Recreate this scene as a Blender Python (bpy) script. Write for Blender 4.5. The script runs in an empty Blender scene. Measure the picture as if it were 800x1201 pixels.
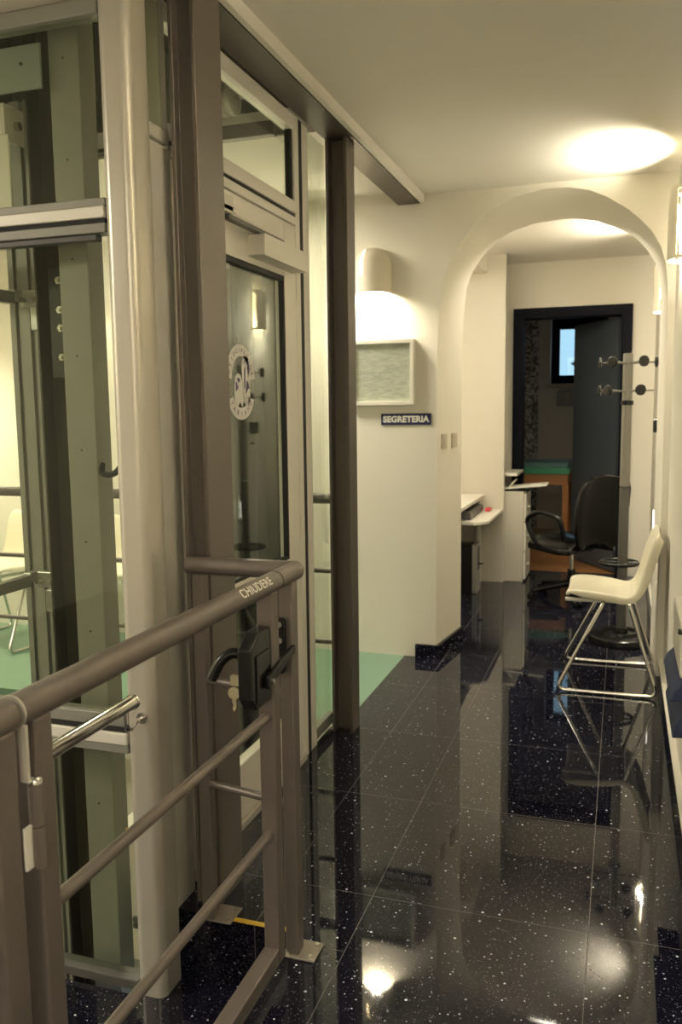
import bpy, bmesh, math, random
from mathutils import Vector, Matrix
random.seed(7)
PI = math.pi
sc = bpy.context.scene
COL = sc.collection

# ------------------------------------------------------------------ camera
H = 1.40
F, PSI, PIT, ROL = 993.616, .320912, .120354, .0123835
fwd = Vector((-math.sin(PSI)*math.cos(PIT), math.cos(PSI)*math.cos(PIT), -math.sin(PIT)))
rt = Vector((math.cos(PSI), math.sin(PSI), 0)); dn = fwd.cross(rt)
r_ = rt*math.cos(ROL) + dn*math.sin(ROL)
d_ = -rt*math.sin(ROL) + dn*math.cos(ROL)
cam = bpy.data.cameras.new('camera'); co = bpy.data.objects.new('camera', cam); COL.objects.link(co)
u_ = -d_; b_ = -fwd
co.matrix_world = Matrix(((r_.x, u_.x, b_.x, 0), (r_.y, u_.y, b_.y, 0), (r_.z, u_.z, b_.z, H), (0, 0, 0, 1)))
cam.sensor_fit = 'VERTICAL'; cam.sensor_height = 24.0; cam.lens = F/1201*24.0
cam.clip_start = .02
cam.dof.use_dof = True; cam.dof.focus_distance = 2.1; cam.dof.aperture_fstop = 4.0
sc.camera = co
sc.view_settings.view_transform = 'Standard'
sc.view_settings.look = 'None'
sc.view_settings.exposure = 1.0
sc.view_settings.gamma = 1
sc.view_settings.use_curve_mapping = False
try:
    sc.cycles.use_denoising = True
    sc.cycles.max_bounces = 10
    sc.cycles.transparent_max_bounces = 24
    sc.cycles.sample_clamp_indirect = 6
except Exception:
    pass

# ------------------------------------------------------------------ materials
MATS = {}
def nodes(name):
    m = bpy.data.materials.new(name); m.use_nodes = True
    nt = m.node_tree; nt.nodes.clear()
    out = nt.nodes.new('ShaderNodeOutputMaterial')
    MATS[name] = m
    return m, nt, out
def N(nt, t, **kw):
    n = nt.nodes.new(t)
    for k, v in kw.items(): setattr(n, k, v)
    return n
def setin(n, **kw):
    for k, v in kw.items(): n.inputs[k.replace('_', ' ')].default_value = v
def mat(name, col, rough=.5, metal=0., spec=.5, var=.06, vscale=8., bump=0., bscale=200., coat=0., stretch=None):
    m, nt, out = nodes(name)
    p = N(nt, 'ShaderNodeBsdfPrincipled')
    p.inputs['Roughness'].default_value = rough; p.inputs['Metallic'].default_value = metal
    p.inputs['Specular IOR Level'].default_value = spec
    p.inputs['Coat Weight'].default_value = coat
    tc = N(nt, 'ShaderNodeTexCoord'); mp = N(nt, 'ShaderNodeMapping')
    nt.links.new(tc.outputs['Object'], mp.inputs['Vector'])
    if stretch: mp.inputs['Scale'].default_value = stretch
    ns = N(nt, 'ShaderNodeTexNoise'); ns.inputs['Scale'].default_value = vscale; ns.inputs['Detail'].default_value = 4
    nt.links.new(mp.outputs[0], ns.inputs['Vector'])
    mx = N(nt, 'ShaderNodeMix', data_type='RGBA')
    c = Vector(col)
    mx.inputs[6].default_value = (*[max(0, x*(1-var)) for x in c], 1)
    mx.inputs[7].default_value = (*[min(1, x*(1+var)) for x in c], 1)
    nt.links.new(ns.outputs[0], mx.inputs[0]); nt.links.new(mx.outputs[2], p.inputs['Base Color'])
    if bump:
        n2 = N(nt, 'ShaderNodeTexNoise'); n2.inputs['Scale'].default_value = bscale
        nt.links.new(mp.outputs[0], n2.inputs['Vector'])
        b = N(nt, 'ShaderNodeBump'); b.inputs['Strength'].default_value = bump; b.inputs['Distance'].default_value = .002
        nt.links.new(n2.outputs[0], b.inputs['Height']); nt.links.new(b.outputs[0], p.inputs['Normal'])
    nt.links.new(p.outputs[0], out.inputs[0])
    return m
def emit(name, col, s):
    m, nt, out = nodes(name)
    e = N(nt, 'ShaderNodeEmission'); e.inputs[0].default_value = (*col, 1); e.inputs[1].default_value = s
    nt.links.new(e.outputs[0], out.inputs[0]); return m
def glass(name, tint, ior=1.5):
    m, nt, out = nodes(name)
    t = N(nt, 'ShaderNodeBsdfTransparent'); t.inputs[0].default_value = (*tint, 1)
    g = N(nt, 'ShaderNodeBsdfGlossy'); g.inputs['Roughness'].default_value = .01; g.inputs[0].default_value = (.95, 1, .97, 1)
    # reflectance of a thin pane, the same from both sides
    gm = N(nt, 'ShaderNodeNewGeometry'); dt = N(nt, 'ShaderNodeVectorMath', operation='DOT_PRODUCT')
    nt.links.new(gm.outputs['Incoming'], dt.inputs[0]); nt.links.new(gm.outputs['Normal'], dt.inputs[1])
    def mth(op, a, b=0.):
        n = N(nt, 'ShaderNodeMath', operation=op)
        for i, v in enumerate((a, b)):
            if isinstance(v, (int, float)): n.inputs[i].default_value = v
            else: nt.links.new(v, n.inputs[i])
        return n.outputs[0]
    q = mth('POWER', mth('SUBTRACT', 1., mth('ABSOLUTE', dt.outputs['Value'])), 5.)
    f = mth('ADD', mth('MULTIPLY', q, .93), .035)
    x = N(nt, 'ShaderNodeMixShader')
    nt.links.new(f, x.inputs[0]); nt.links.new(t.outputs[0], x.inputs[1]); nt.links.new(g.outputs[0], x.inputs[2])
    nt.links.new(x.outputs[0], out.inputs[0]); return m

BLACKM = mat('black_steel', (.03, .028, .025), .5, metal=.2)
WALL = mat('cream_wall_paint', (.80, .76, .655), .65, var=.02, vscale=3, bump=.12, bscale=90)
CEIL = mat('ceiling_paint', (.80, .765, .69), .75, var=.015, vscale=2)
GREYW = mat('room_grey_paint', (.50, .48, .44), .8, var=.05)
STEEL = mat('brown_grey_steel_paint', (.15, .13, .112), .42, metal=.25, var=.10, vscale=60, bump=.06, bscale=600)
DSTEEL = mat('dark_brown_steel_paint', (.075, .062, .05), .42, metal=.4, var=.15, vscale=14, stretch=(1, 1, .15))
RAIL = mat('gate_metallic_paint', (.175, .15, .135), .40, metal=.45, var=.08, vscale=80, bump=.05, bscale=700)
ALU = mat('satin_aluminium', (.66, .625, .55), .32, metal=.45, var=.035, vscale=30, stretch=(8, 8, .2))
ALUP = mat('pale_aluminium', (.83, .80, .73), .42, metal=.12, var=.03, vscale=20)
ZINC = mat('beige_zinc_profile', (.30, .295, .265), .5, metal=.2, var=.08, vscale=25)
CHROME = mat('polished_steel', (.72, .70, .66), .14, metal=1., var=.02)
GALV = mat('galvanised_bracket', (.48, .48, .45), .4, metal=.8, var=.25, vscale=40)
BLACKP = mat('black_plastic', (.006, .006, .007), .26, var=.15)
RUBBER = mat('black_rubber_seal', (.012, .012, .012), .7, var=.1)
LEATHER = mat('black_leather', (.006, .0055, .0055), .2, spec=.3, var=.2, vscale=30, bump=.15, bscale=160)
SHELL = mat('cream_plastic_shell', (.74, .69, .53), .30, var=.02)
LAMI = mat('white_laminate', (.78, .74, .65), .38, var=.02)
LAMID = mat('cream_laminate', (.60, .565, .48), .42, var=.02)
SWITCH = mat('beige_switch_plastic', (.58, .52, .42), .5)
SHADE = mat('lamp_plaster', (.78, .72, .58), .6, var=.02)
WOOD = mat('orange_beech', (.42, .19, .06), .42, var=.25, vscale=9, stretch=(1, 12, 12))
PARQ = mat('parquet', (.36, .17, .06), .35, var=.28, vscale=7, stretch=(2, 14, 1))
NAVYD = mat('navy_door_paint', (.075, .088, .105), .35, var=.1)
NAVYF = mat('navy_door_frame', (.004, .005, .010), .6, spec=.1, var=.1)
NAVYC = mat('navy_fabric', (.02, .03, .075), .85, var=.25, vscale=50, bump=.3, bscale=300)
SIGNB = mat('navy_sign_plate', (.018, .022, .085), .35, var=.05)
WHITEP = mat('white_print', (.85, .82, .74), .5, var=.01)
GREENF = mat('green_linoleum', (.17, .29, .205), .30, var=.05, vscale=5)
GREENB = mat('green_vinyl', (.05, .30, .16), .35, var=.06)
TEALB = mat('teal_vinyl', (.08, .19, .19), .4, var=.06)
YELLOW = mat('yellow_strip', (.62, .40, .03), .5, var=.1)
BRASS = mat('pale_key_metal', (.80, .72, .50), .28, metal=.8, var=.05)
REDP = mat('red_plastic', (.55, .03, .04), .4)
GREYP = mat('grey_plastic', (.10, .095, .09), .45, var=.1)
SILV = mat('silver_plastic', (.42, .41, .38), .35, metal=.3)
PAPER = mat('paper', (.80, .77, .70), .7, var=.03)
POLEG = mat('grey_pole_paint', (.27, .255, .225), .36, metal=.4, var=.04)
PURPLE = mat('navy_ink', (.035, .03, .12), .5, var=.2)
OLIVE = mat('olive_sheet', (.10, .098, .072), .55, var=.08)
PLATE = mat('base_plate_metal', (.30, .27, .235), .4, metal=.5)
INK = mat('faded_ink', (.22, .17, .25), .5)
STICK = mat('white_vinyl_sticker', (.86, .83, .80), .5, var=.02)
GLASS = glass('greenish_shaft_glass', (.925, .945, .885))
GLASSC = glass('clear_glass', (.93, .95, .93))
BULB = emit('lamp_bulb_glow', (1, .84, .56), 22)
NIGHT = emit('night_light_glow', (1, .93, .78), 3)
BOLT = mat('bolt_zinc', (.62, .60, .52), .25, metal=.9)

def quartz(name, grout=True):
    m, nt, out = nodes(name)
    L = nt.links.new
    p = N(nt, 'ShaderNodeBsdfPrincipled')
    p.inputs['Roughness'].default_value = .035
    p.inputs['Specular IOR Level'].default_value = .40
    g = N(nt, 'ShaderNodeNewGeometry')
    def math_(op, a, b=None, c=None):
        n = N(nt, 'ShaderNodeMath', operation=op)
        for i, v in enumerate((a, b, c)):
            if v is None: continue
            if isinstance(v, (int, float)): n.inputs[i].default_value = v
            else: L(v, n.inputs[i])
        return n.outputs[0]
    s3 = N(nt, 'ShaderNodeSeparateXYZ'); L(g.outputs['Position'], s3.inputs[0])
    cb = N(nt, 'ShaderNodeCombineXYZ')
    L(math_('MULTIPLY_ADD', s3.outputs[2], .9, s3.outputs[0]), cb.inputs[0]); L(math_('MULTIPLY_ADD', s3.outputs[2], 1.37, s3.outputs[1]), cb.inputs[1])
    # fine speckled body
    ns = N(nt, 'ShaderNodeTexNoise'); setin(ns, Scale=160., Detail=3.); L(g.outputs['Position'], ns.inputs['Vector'])
    cr = N(nt, 'ShaderNodeValToRGB'); L(ns.outputs[0], cr.inputs[0])
    cr.color_ramp.elements[0].position = .45; cr.color_ramp.elements[0].color = (.0045, .0048, .011, 1)
    cr.color_ramp.elements[1].position = .75; cr.color_ramp.elements[1].color = (.021, .019, .032, 1)
    cur = cr.outputs[0]
    # chips in three sizes, their glints painted in as pale dots
    for scale, r0, keep, val in ((22., .085, .45, 1.), (60., .15, .76, .75), (170., .36, .72, .14)):
        v = N(nt, 'ShaderNodeTexVoronoi', feature='F1', voronoi_dimensions='2D'); setin(v, Scale=scale); L(cb.outputs[0], v.inputs['Vector'])
        sp = N(nt, 'ShaderNodeSeparateColor'); L(v.outputs['Color'], sp.inputs[0])
        k = math_('GREATER_THAN', sp.outputs[0], keep)
        rad = math_('MULTIPLY', sp.outputs[1], r0)
        inside = math_('LESS_THAN', v.outputs['Distance'], rad)
        br = math_('MULTIPLY', sp.outputs[2], val)
        f = math_('MULTIPLY', math_('MULTIPLY', k, inside), br)
        hue = N(nt, 'ShaderNodeMix', data_type='RGBA'); L(sp.outputs[1], hue.inputs[0])
        hue.inputs[6].default_value = (.95, .90, .75, 1); hue.inputs[7].default_value = (.80, .86, 1, 1)
        mx = N(nt, 'ShaderNodeMix', data_type='RGBA'); L(f, mx.inputs[0]); L(cur, mx.inputs[6]); L(hue.outputs[2], mx.inputs[7])
        cur = mx.outputs[2]
    if grout:
        s = N(nt, 'ShaderNodeSeparateXYZ'); L(g.outputs['Position'], s.inputs[0])
        X, Y = s.outputs[0], s.outputs[1]
        def line(c, a, w=.0011): return math_('LESS_THAN', math_('ABSOLUTE', math_('SUBTRACT', c, a)), w)
        tot = line(X, -.052)
        for a in (-.652, -.925, .548): tot = math_('MAXIMUM', tot, line(X, a))
        fr = math_('FRACT', math_('DIVIDE', math_('SUBTRACT', Y, 2.209), .62))
        tot = math_('MAXIMUM', tot, math_('LESS_THAN', fr, .0033))
        j = math_('MULTIPLY', line(Y, 1.945), math_('LESS_THAN', X, -.652))
        tot = math_('MAXIMUM', tot, j)
        mx = N(nt, 'ShaderNodeMix', data_type='RGBA'); L(tot, mx.inputs[0]); L(cur, mx.inputs[6]); mx.inputs[7].default_value = (.075, .067, .06, 1)
        cur = mx.outputs[2]
        rr = math_('MULTIPLY_ADD', tot, .35, .035); L(rr, p.inputs['Roughness'])
    L(cur, p.inputs['Base Color'])
    L(p.outputs[0], out.inputs[0])
    return m
QUARTZ = quartz('black_sparkle_quartz')
QUARTZB = quartz('black_sparkle_quartz_plain', False)

def wallpaper():
    m, nt, out = nodes('floral_wallpaper'); L = nt.links.new
    p = N(nt, 'ShaderNodeBsdfPrincipled'); p.inputs['Roughness'].default_value = .6
    tc = N(nt, 'ShaderNodeTexCoord')
    n = N(nt, 'ShaderNodeTexNoise'); setin(n, Scale=16., Detail=5., Distortion=2.2); L(tc.outputs['Object'], n.inputs['Vector'])
    c = N(nt, 'ShaderNodeValToRGB'); L(n.outputs[0], c.inputs[0])
    c.color_ramp.elements[0].position = .48; c.color_ramp.elements[0].color = (.10, .10, .10, 1)
    c.color_ramp.elements[1].position = .54; c.color_ramp.elements[1].color = (.50, .50, .52, 1)
    L(c.outputs[0], p.inputs['Base Color']); L(p.outputs[0], out.inputs[0]); return m
WPAPER = wallpaper()
def notice():
    m, nt, out = nodes('printed_notice'); L = nt.links.new
    p = N(nt, 'ShaderNodeBsdfPrincipled'); p.inputs['Roughness'].default_value = .3
    tc = N(nt, 'ShaderNodeTexCoord'); mp = N(nt, 'ShaderNodeMapping'); mp.inputs['Scale'].default_value = (26, 1, 150)
    L(tc.outputs['Object'], mp.inputs[0])
    n = N(nt, 'ShaderNodeTexNoise'); setin(n, Scale=1., Detail=1.); L(mp.outputs[0], n.inputs['Vector'])
    c = N(nt, 'ShaderNodeValToRGB'); L(n.outputs[0], c.inputs[0])
    c.color_ramp.elements[0].position = .40; c.color_ramp.elements[0].color = (.40, .42, .34, 1)
    c.color_ramp.elements[1].position = .56; c.color_ramp.elements[1].color = (.50, .53, .42, 1)
    L(c.outputs[0], p.inputs['Base Color']); L(p.outputs[0], out.inputs[0]); return m
NOTICE = notice()

# ------------------------------------------------------------------ geometry helpers
def bx(bm, x0, x1, y0, y1, z0, z1, rot=None, piv=None):
    r = bmesh.ops.create_cube(bm, size=1)
    vs = r['verts']
    for v in vs:
        v.co = Vector((x0+(v.co.x+.5)*(x1-x0), y0+(v.co.y+.5)*(y1-y0), z0+(v.co.z+.5)*(z1-z0)))
    if rot:
        bmesh.ops.rotate(bm, verts=vs, cent=piv or Vector(((x0+x1)/2, (y0+y1)/2, (z0+z1)/2)), matrix=rot)
    return vs
def tube(bm, pts, r, seg=12, cap=True, closed=False):
    pts = [Vector(p) for p in pts]; n = len(pts); rings = []
    prev = None
    rs = r if isinstance(r, (list, tuple)) else [r]*n
    for i, p in enumerate(pts):
        if closed: t = pts[(i+1) % n]-pts[i-1]
        else: t = pts[min(i+1, n-1)]-pts[max(i-1, 0)]
        t.normalize()
        if prev is None:
            a = Vector((0, 0, 1)) if abs(t.z) < .9 else Vector((1, 0, 0))
            u = t.cross(a).normalized()
        else:
            u = (prev-t*prev.dot(t)).normalized()
        prev = u; w = t.cross(u)
        rings.append([bm.verts.new(p+(u*math.cos(2*PI*k/seg)+w*math.sin(2*PI*k/seg))*rs[i]) for k in range(seg)])
    m = n if closed else n-1
    for i in range(m):
        a, b = rings[i], rings[(i+1) % n]
        for k in range(seg):
            bm.faces.new((a[k], a[(k+1) % seg], b[(k+1) % seg], b[k]))
    if cap and not closed:
        bm.faces.new(rings[0][::-1]); bm.faces.new(rings[-1])
def bend(pts, rad, n=6):
    """rounds the corners of a polyline"""
    pts = [Vector(p) for p in pts]; out = [pts[0]]
    for i in range(1, len(pts)-1):
        a, b, c = pts[i-1], pts[i], pts[i+1]
        d1 = (a-b); d2 = (c-b); r = min(rad, d1.length*.48, d2.length*.48)
        p1 = b+d1.normalized()*r; p2 = b+d2.normalized()*r
        for k in range(n+1):
            t = k/n; out.append(p1*(1-t)**2+b*2*t*(1-t)+p2*t*t)
    out.append(pts[-1]); return out
def lathe(bm, prof, cx=0, cy=0, seg=32):
    rings = []
    for r, z in prof:
        if r < 1e-5: rings.append([bm.verts.new((cx, cy, z))])
        else: rings.append([bm.verts.new((cx+r*math.cos(2*PI*k/seg), cy+r*math.sin(2*PI*k/seg), z)) for k in range(seg)])
    for a, b in zip(rings, rings[1:]):
        for k in range(seg):
            k2 = (k+1) % seg
            if len(a) == 1 and len(b) == 1: continue
            if len(a) == 1: bm.faces.new((a[0], b[k2], b[k]))
            elif len(b) == 1: bm.faces.new((a[k], a[k2], b[0]))
            else: bm.faces.new((a[k], a[k2], b[k2], b[k]))
def cyl(bm, p0, p1, r, seg=20): tube(bm, [p0, p1], r, seg)
def prism(bm, poly, axis, a0, a1):
    """poly: 2-D points; axis 'x','y','z' = extrusion axis"""
    def P(u, v, a):
        return {'x': (a, u, v), 'y': (u, a, v), 'z': (u, v, a)}[axis]
    A = [bm.verts.new(P(u, v, a0)) for u, v in poly]; B = [bm.verts.new(P(u, v, a1)) for u, v in poly]
    n = len(poly)
    bm.faces.new(A); bm.faces.new(B[::-1])
    for i in range(n): bm.faces.new((A[i], B[i], B[(i+1) % n], A[(i+1) % n]))
def rrect(u0, u1, v0, v1, r, n=5):
    out = []
    for cx, cy, a in ((u1-r, v1-r, 0), (u0+r, v1-r, 90), (u0+r, v0+r, 180), (u1-r, v0+r, 270)):
        for k in range(n+1):
            t = math.radians(a+90*k/n); out.append((cx+r*math.cos(t), cy+r*math.sin(t)))
    return out
def obj(name, bm, m, parent=None, smooth=False, bev=0, seg=2, loc=None):
    bmesh.ops.recalc_face_normals(bm, faces=bm.faces)
    me = bpy.data.meshes.new(name); bm.to_mesh(me); bm.free()
    o = bpy.data.objects.new(name, me); COL.objects.link(o)
    for mm in (m if isinstance(m, (list, tuple)) else [m]): me.materials.append(mm)
    if bev:
        md = o.modifiers.new('bevel', 'BEVEL'); md.width = bev; md.segments = seg; md.limit_method = 'ANGLE'; md.angle_limit = math.radians(40)
        md.harden_normals = False
    if smooth:
        for p in me.polygons: p.use_smooth = True
        try:
            es = o.modifiers.new('wn', 'WEIGHTED_NORMAL'); es.keep_sharp = True
            me.set_sharp_from_angle(angle=math.radians(42))
        except Exception: pass
    if parent:
        o.parent = parent
        root = parent
        mw = Matrix.Identity(4); q = parent
        chain = []
        while q: chain.append(q); q = q.parent
        for q in chain[::-1]: mw = mw @ q.matrix_parent_inverse @ q.matrix_basis
        o.matrix_parent_inverse = mw.inverted()
    return o
def child_local(o):   # part modelled in its thing's own coordinates
    o.matrix_parent_inverse = Matrix.Identity(4); return o
def tag(o, label, cat, group=None, kind=None):
    o['label'] = label; o['category'] = cat
    if group: o['group'] = group
    if kind: o['kind'] = kind
    return o
def thing(name, label, cat, loc=(0, 0, 0), rz=0, group=None):
    o = bpy.data.objects.new(name, None); COL.objects.link(o)
    o.empty_display_size = .1; o.location = loc; o.rotation_euler = (0, 0, rz)
    return tag(o, label, cat, group)
def struct(name, bm, m, **kw):
    o = obj(name, bm, m, **kw); o['kind'] = 'structure'; return o
def B(): return bmesh.new()
def box_obj(name, dims, m, parent=None, bev=0, **kw):
    bm = B(); bx(bm, *dims); return obj(name, bm, m, parent, bev=bev, **kw)
def tube_obj(name, pts, r, m, parent=None, seg=14):
    bm = B(); tube(bm, pts, r, seg); return obj(name, bm, m, parent, smooth=True)
def dup(root, loc, rz, label=None):
    r = root.copy(); COL.objects.link(r); r.location = loc; r.rotation_euler = (0, 0, rz)
    if label: r['label'] = label
    for ch in list(root.children):
        c = ch.copy(); COL.objects.link(c); c.parent = r
        for g in list(ch.children):
            d = g.copy(); COL.objects.link(d); d.parent = c
    return r
def text_mesh(s, size, depth=.0006, bold=0., spacing=1.):
    cu = bpy.data.curves.new('t', 'FONT'); cu.body = s; cu.size = size; cu.extrude = depth; cu.offset = bold; cu.space_character = spacing
    cu.align_x = 'CENTER'; cu.align_y = 'CENTER'
    o = bpy.data.objects.new('t', cu); COL.objects.link(o)
    dg = bpy.context.evaluated_depsgraph_get(); dg.update()
    me = bpy.data.meshes.new_from_object(o.evaluated_get(dg))
    bpy.data.objects.remove(o); bpy.data.curves.remove(cu)
    bm = B(); bm.from_mesh(me); bpy.data.meshes.remove(me)
    return bm
def xf(bm, M): bmesh.ops.transform(bm, matrix=M, verts=bm.verts); return bm
def frame3(o, ux, uy):
    ux = Vector(ux).normalized(); uy = Vector(uy).normalized(); uz = ux.cross(uy)
    return Matrix(((ux.x, uy.x, uz.x, o[0]), (ux.y, uy.y, uz.y, o[1]), (ux.z, uy.z, uz.z, o[2]), (0, 0, 0, 1)))

# ------------------------------------------------------------------ room shell
XR = .23           # right wall
YA, YB = 4.58, 5.03  # arch wall front / back
ZC = 2.53
bm = B()
for b in ((-.80, XR+.1, -2.6, 1.985), (-1.20, XR+.1, 1.985, 3.42), (-1.15, XR+.1, 3.42, YA), (-2.5, XR+.1, YA, 7.36)):
    bx(bm, b[0], b[1], b[2], b[3], -.17 if b[3] < 2 else -.3, 0)
struct('floor', bm, QUARTZ)
bm = B(); bx(bm, -4.3, -1.15, 3.45, YA, -.3, 0.0)
struct('floor_green', bm, GREENF)
bm = B(); bx(bm, -4.3, -.80, -2.6, 1.835, -.32, -.17); bx(bm, -4.3, -2.75, 1.835, 3.45, -.32, -.17); bx(bm, -1.20, -.80, 1.835, 1.985, -.32, -.17)
struct('floor_landing', bm, QUARTZB)
bm = B(); bx(bm, -2.6, XR+1, 7.36, 10.1, -.1, 0.0)
struct('floor_parquet', bm, PARQ)
# right wall
bm = B(); bx(bm, XR, XR+.12, -2.6, 7.3, 0, 2.7); struct('wall_right', bm, WALL)
bm = B(); bx(bm, XR-.02, XR, -2.6, YA, 0, .072); bx(bm, XR-.02, XR, YB, 7.3, 0, .072); struct('baseboard_right', bm, QUARTZB)
bm = B(); bx(bm, XR-.022, XR, -2.6, YA, .072, .085); bx(bm, XR-.022, XR, YB, 7.3, .072, .085); struct('trim_1', bm, LAMI)
# wall behind the camera, left walls
bm = B(); bx(bm, -4.4, XR+.1, -2.72, -2.6, -.4, 2.7); struct('wall_rear', bm, WALL)
bm = B(); bx(bm, -4.42, -4.3, -2.7, YA+.1, -1.3, 2.7); struct('wall_left', bm, WALL)
# ceilings
bm = B(); bx(bm, -1.05, XR+.1, -2.7, YA, ZC, 2.62); struct('ceiling', bm, CEIL)
bm = B(); bx(bm, -4.4, -1.175, -2.7, 1.80, 2.55, 2.66); bx(bm, -4.4, -1.175, 3.48, YA, 2.55, 2.66); bx(bm, -4.4, -2.75, 1.8, 3.48, 2.55, 2.66)
struct('ceiling_left', bm, CEIL)
bm = B(); bx(bm, -2.5, XR+.1, YB, 7.3, 2.58, 2.66); struct('ceiling_office', bm, CEIL)
bm = B(); bx(bm, -2.6, 1.3, 7.3, 10.1, 2.62, 2.7); struct('ceiling_treatment', bm, GREYW)
# plaster edge of the ceiling along the steel beam
bm = B(); bx(bm, -1.055, -1.035, -2.7, YA, 2.487, ZC+.01); struct('trim_2', bm, CEIL)
# hoistway walls above the ceiling and pit walls
bm = B()
bx(bm, -2.75, -1.17, 3.48, 3.56, 2.66, 3.7); bx(bm, -2.75, -1.17, 1.72, 1.80, 2.66, 3.7)
bx(bm, -2.83, -2.75, 1.72, 3.56, 2.66, 3.7); bx(bm, -1.17, -1.09, 1.72, 3.56, 2.62, 3.7); bx(bm, -2.83, -1.09, 1.72, 3.56, 3.7, 3.8)
struct('wall_hoistway', bm, mat('shade_darkened_wall', (.10, .097, .078), .85, var=.15))  # wall colour darkened to stand in for the unlit hoistway
bm = B()
bx(bm, -2.83, -1.2, 3.42, 3.45, -1.2, -.0); bx(bm, -2.83, -2.75, 1.9, 3.45, -1.2, 0); bx(bm, -1.2, -1.17, 1.99, 3.42, -1.2, -.3); bx(bm, -2.83, -1.2, 1.80, 1.835, -1.2, -.32)
bx(bm, -2.83, -1.17, 1.80, 3.45, -1.3, -1.2)
struct('wall_pit', bm, WALL)
# cream lintel over the front glass of the shaft
bm = B(); bx(bm, -2.75, -1.20, 1.80, 1.92, 2.385, 2.56); struct('trim_3', bm, WALL)

# arch wall: a lofted opening between front and back outlines
front = [(-.967, 0), (-.965, 1.0), (-.963, 1.70), (-.952, 1.92), (-.93, 2.073), (-.895, 2.17), (-.84, 2.265), (-.77, 2.35), (-.684, 2.42), (-.56, 2.475), (-.404, 2.503),
         (-.29, 2.499), (-.19, 2.477), (-.10, 2.435), (-.005, 2.37), (.055, 2.317), (.112, 2.255), (.155, 2.18), (.182, 2.09), (.193, 1.99), (.197, 1.75), (.197, 1.0), (.197, 0)]
back = [(-.91, 0), (-.91, 1.0), (-.908, 1.70), (-.90, 1.93), (-.885, 2.09), (-.85, 2.185), (-.79, 2.27), (-.72, 2.34), (-.63, 2.393), (-.50, 2.427), (-.35, 2.438),
        (-.26, 2.434), (-.166, 2.414), (-.08, 2.378), (.01, 2.333), (.06, 2.29), (.105, 2.235), (.145, 2.17), (.168, 2.09), (.178, 1.99), (.18, 1.75), (.18, 1.0), (.18, 0)]
bm = B()
def loft(bm, A, Bk):
    va = [bm.verts.new((x, YA, z)) for x, z in A]; vb = [bm.verts.new((x, YB, z)) for x, z in Bk]
    for i in range(len(A)-1): bm.faces.new((va[i], va[i+1], vb[i+1], vb[i]))
    return va, vb
va, vb = loft(bm, front, back)
def face_side(vs, pts, y, xl, xr, zt):
    # triangulate strip between the opening and the outer rectangle
    mid = len(vs)//2-1
    tl = bm.verts.new((xl, y, zt)); tr = bm.verts.new((xr, y, zt)); bl = bm.verts.new((xl, y, 0)); br = bm.verts.new((xr, y, 0))
    tops = [bm.verts.new((p[0], y, zt)) for p in pts]
    n = len(vs)
    k0 = 3; k1 = n-4
    bm.faces.new((bl, vs[0], vs[1], vs[2], vs[3], tops[3], tl))
    for i in range(k0, k1): bm.faces.new((vs[i], vs[i+1], tops[i+1], tops[i]))
    bm.faces.new((vs[k1], vs[k1+1], vs[k1+2], vs[k1+3], br, tr, tops[k1]))
face_side(va, front, YA, -4.35, XR+.05, 2.7); face_side(vb, back, YB, -4.35, XR+.05, 2.7)
aw = struct('wall_arch', bm, WALL)
for p in aw.data.polygons: p.use_smooth = abs(p.normal.y) < .5
aw.data.set_sharp_from_angle(angle=math.radians(40))
bm = B()
for (x0, x1, y0, y1) in ((-1.115, -.955, YA-.015, YA+.02), (-.98, -.90, YA-.015, YB+.02)):
    pass
prism(bm, [(-1.085, YA-.016), (-.951, YA-.016), (-.951+.0, YA-.016), (-.893, YB+.016), (-.93, YB+.016), (-.985, YA+.02), (-1.085, YA+.02)], 'z', 0, .075)
struct('baseboard_arch', bm, QUARTZB)
# office walls
bm = B(); bx(bm, -2.5, -2.4, YB, 7.3, 0, 2.7); struct('wall_office_left', bm, WALL)
bm = B()
bx(bm, -2.6, -.875, 7.3, 7.42, 0, 2.75); bx(bm, .045, XR+1.2, 7.3, 7.42, 0, 2.75); bx(bm, -.875, .045, 7.3, 7.42, 2.195, 2.75)
struct('wall_far', bm, WALL)
bm = B(); bx(bm, -.90, -.885, 6.78, 6.86, 0, .01); bm.free()
# treatment room
bm = B(); bx(bm, -2.6, -2.5, 7.42, 10.1, 0, 2.7); struct('wall_treatment_left', bm, GREYW)
bm = B(); bx(bm, 1.2, 1.3, 7.42, 10.1, 0, 2.7); struct('wall_treatment_right', bm, GREYW)
WX0, WX1, WZ0, WZ1 = -.80, -.18, 1.66, 2.40
bm = B()
bx(bm, -2.6, WX0, 10, 10.32, 0, 2.7); bx(bm, WX1, 1.3, 10, 10.32, 0, 2.7); bx(bm, WX0, WX1, 10, 10.32, 0, WZ0); bx(bm, WX0, WX1, 10, 10.32, WZ1, 2.7)
struct('wall_treatment_far', bm, GREYW)
win = thing('window_1', '', '', (-.5, 10.2, 1.66)); del win['label']; del win['category']; win['kind'] = 'structure'
bm = B()
bx(bm, WX0, WX0+.09, 10.18, 10.24, WZ0, WZ1); bx(bm, WX1-.09, WX1, 10.18, 10.24, WZ0, WZ1); bx(bm, WX0+.09, WX1-.09, 10.18, 10.24, WZ0, WZ0+.10); bx(bm, WX0+.09, WX1-.09, 10.18, 10.24, WZ1-.12, WZ1)
obj('window_frame', bm, NAVYF, win, bev=.006)
box_obj('window_pane', (WX0+.09, WX1-.09, 10.205, 10.212, WZ0+.1, WZ1-.12), GLASSC, win)
bm = B(); bx(bm, WX0-.06, WX1+.06, 9.95, 10.18, WZ0-.03, WZ0); obj('window_sill', bm, GREYW, win, bev=.004)
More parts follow.
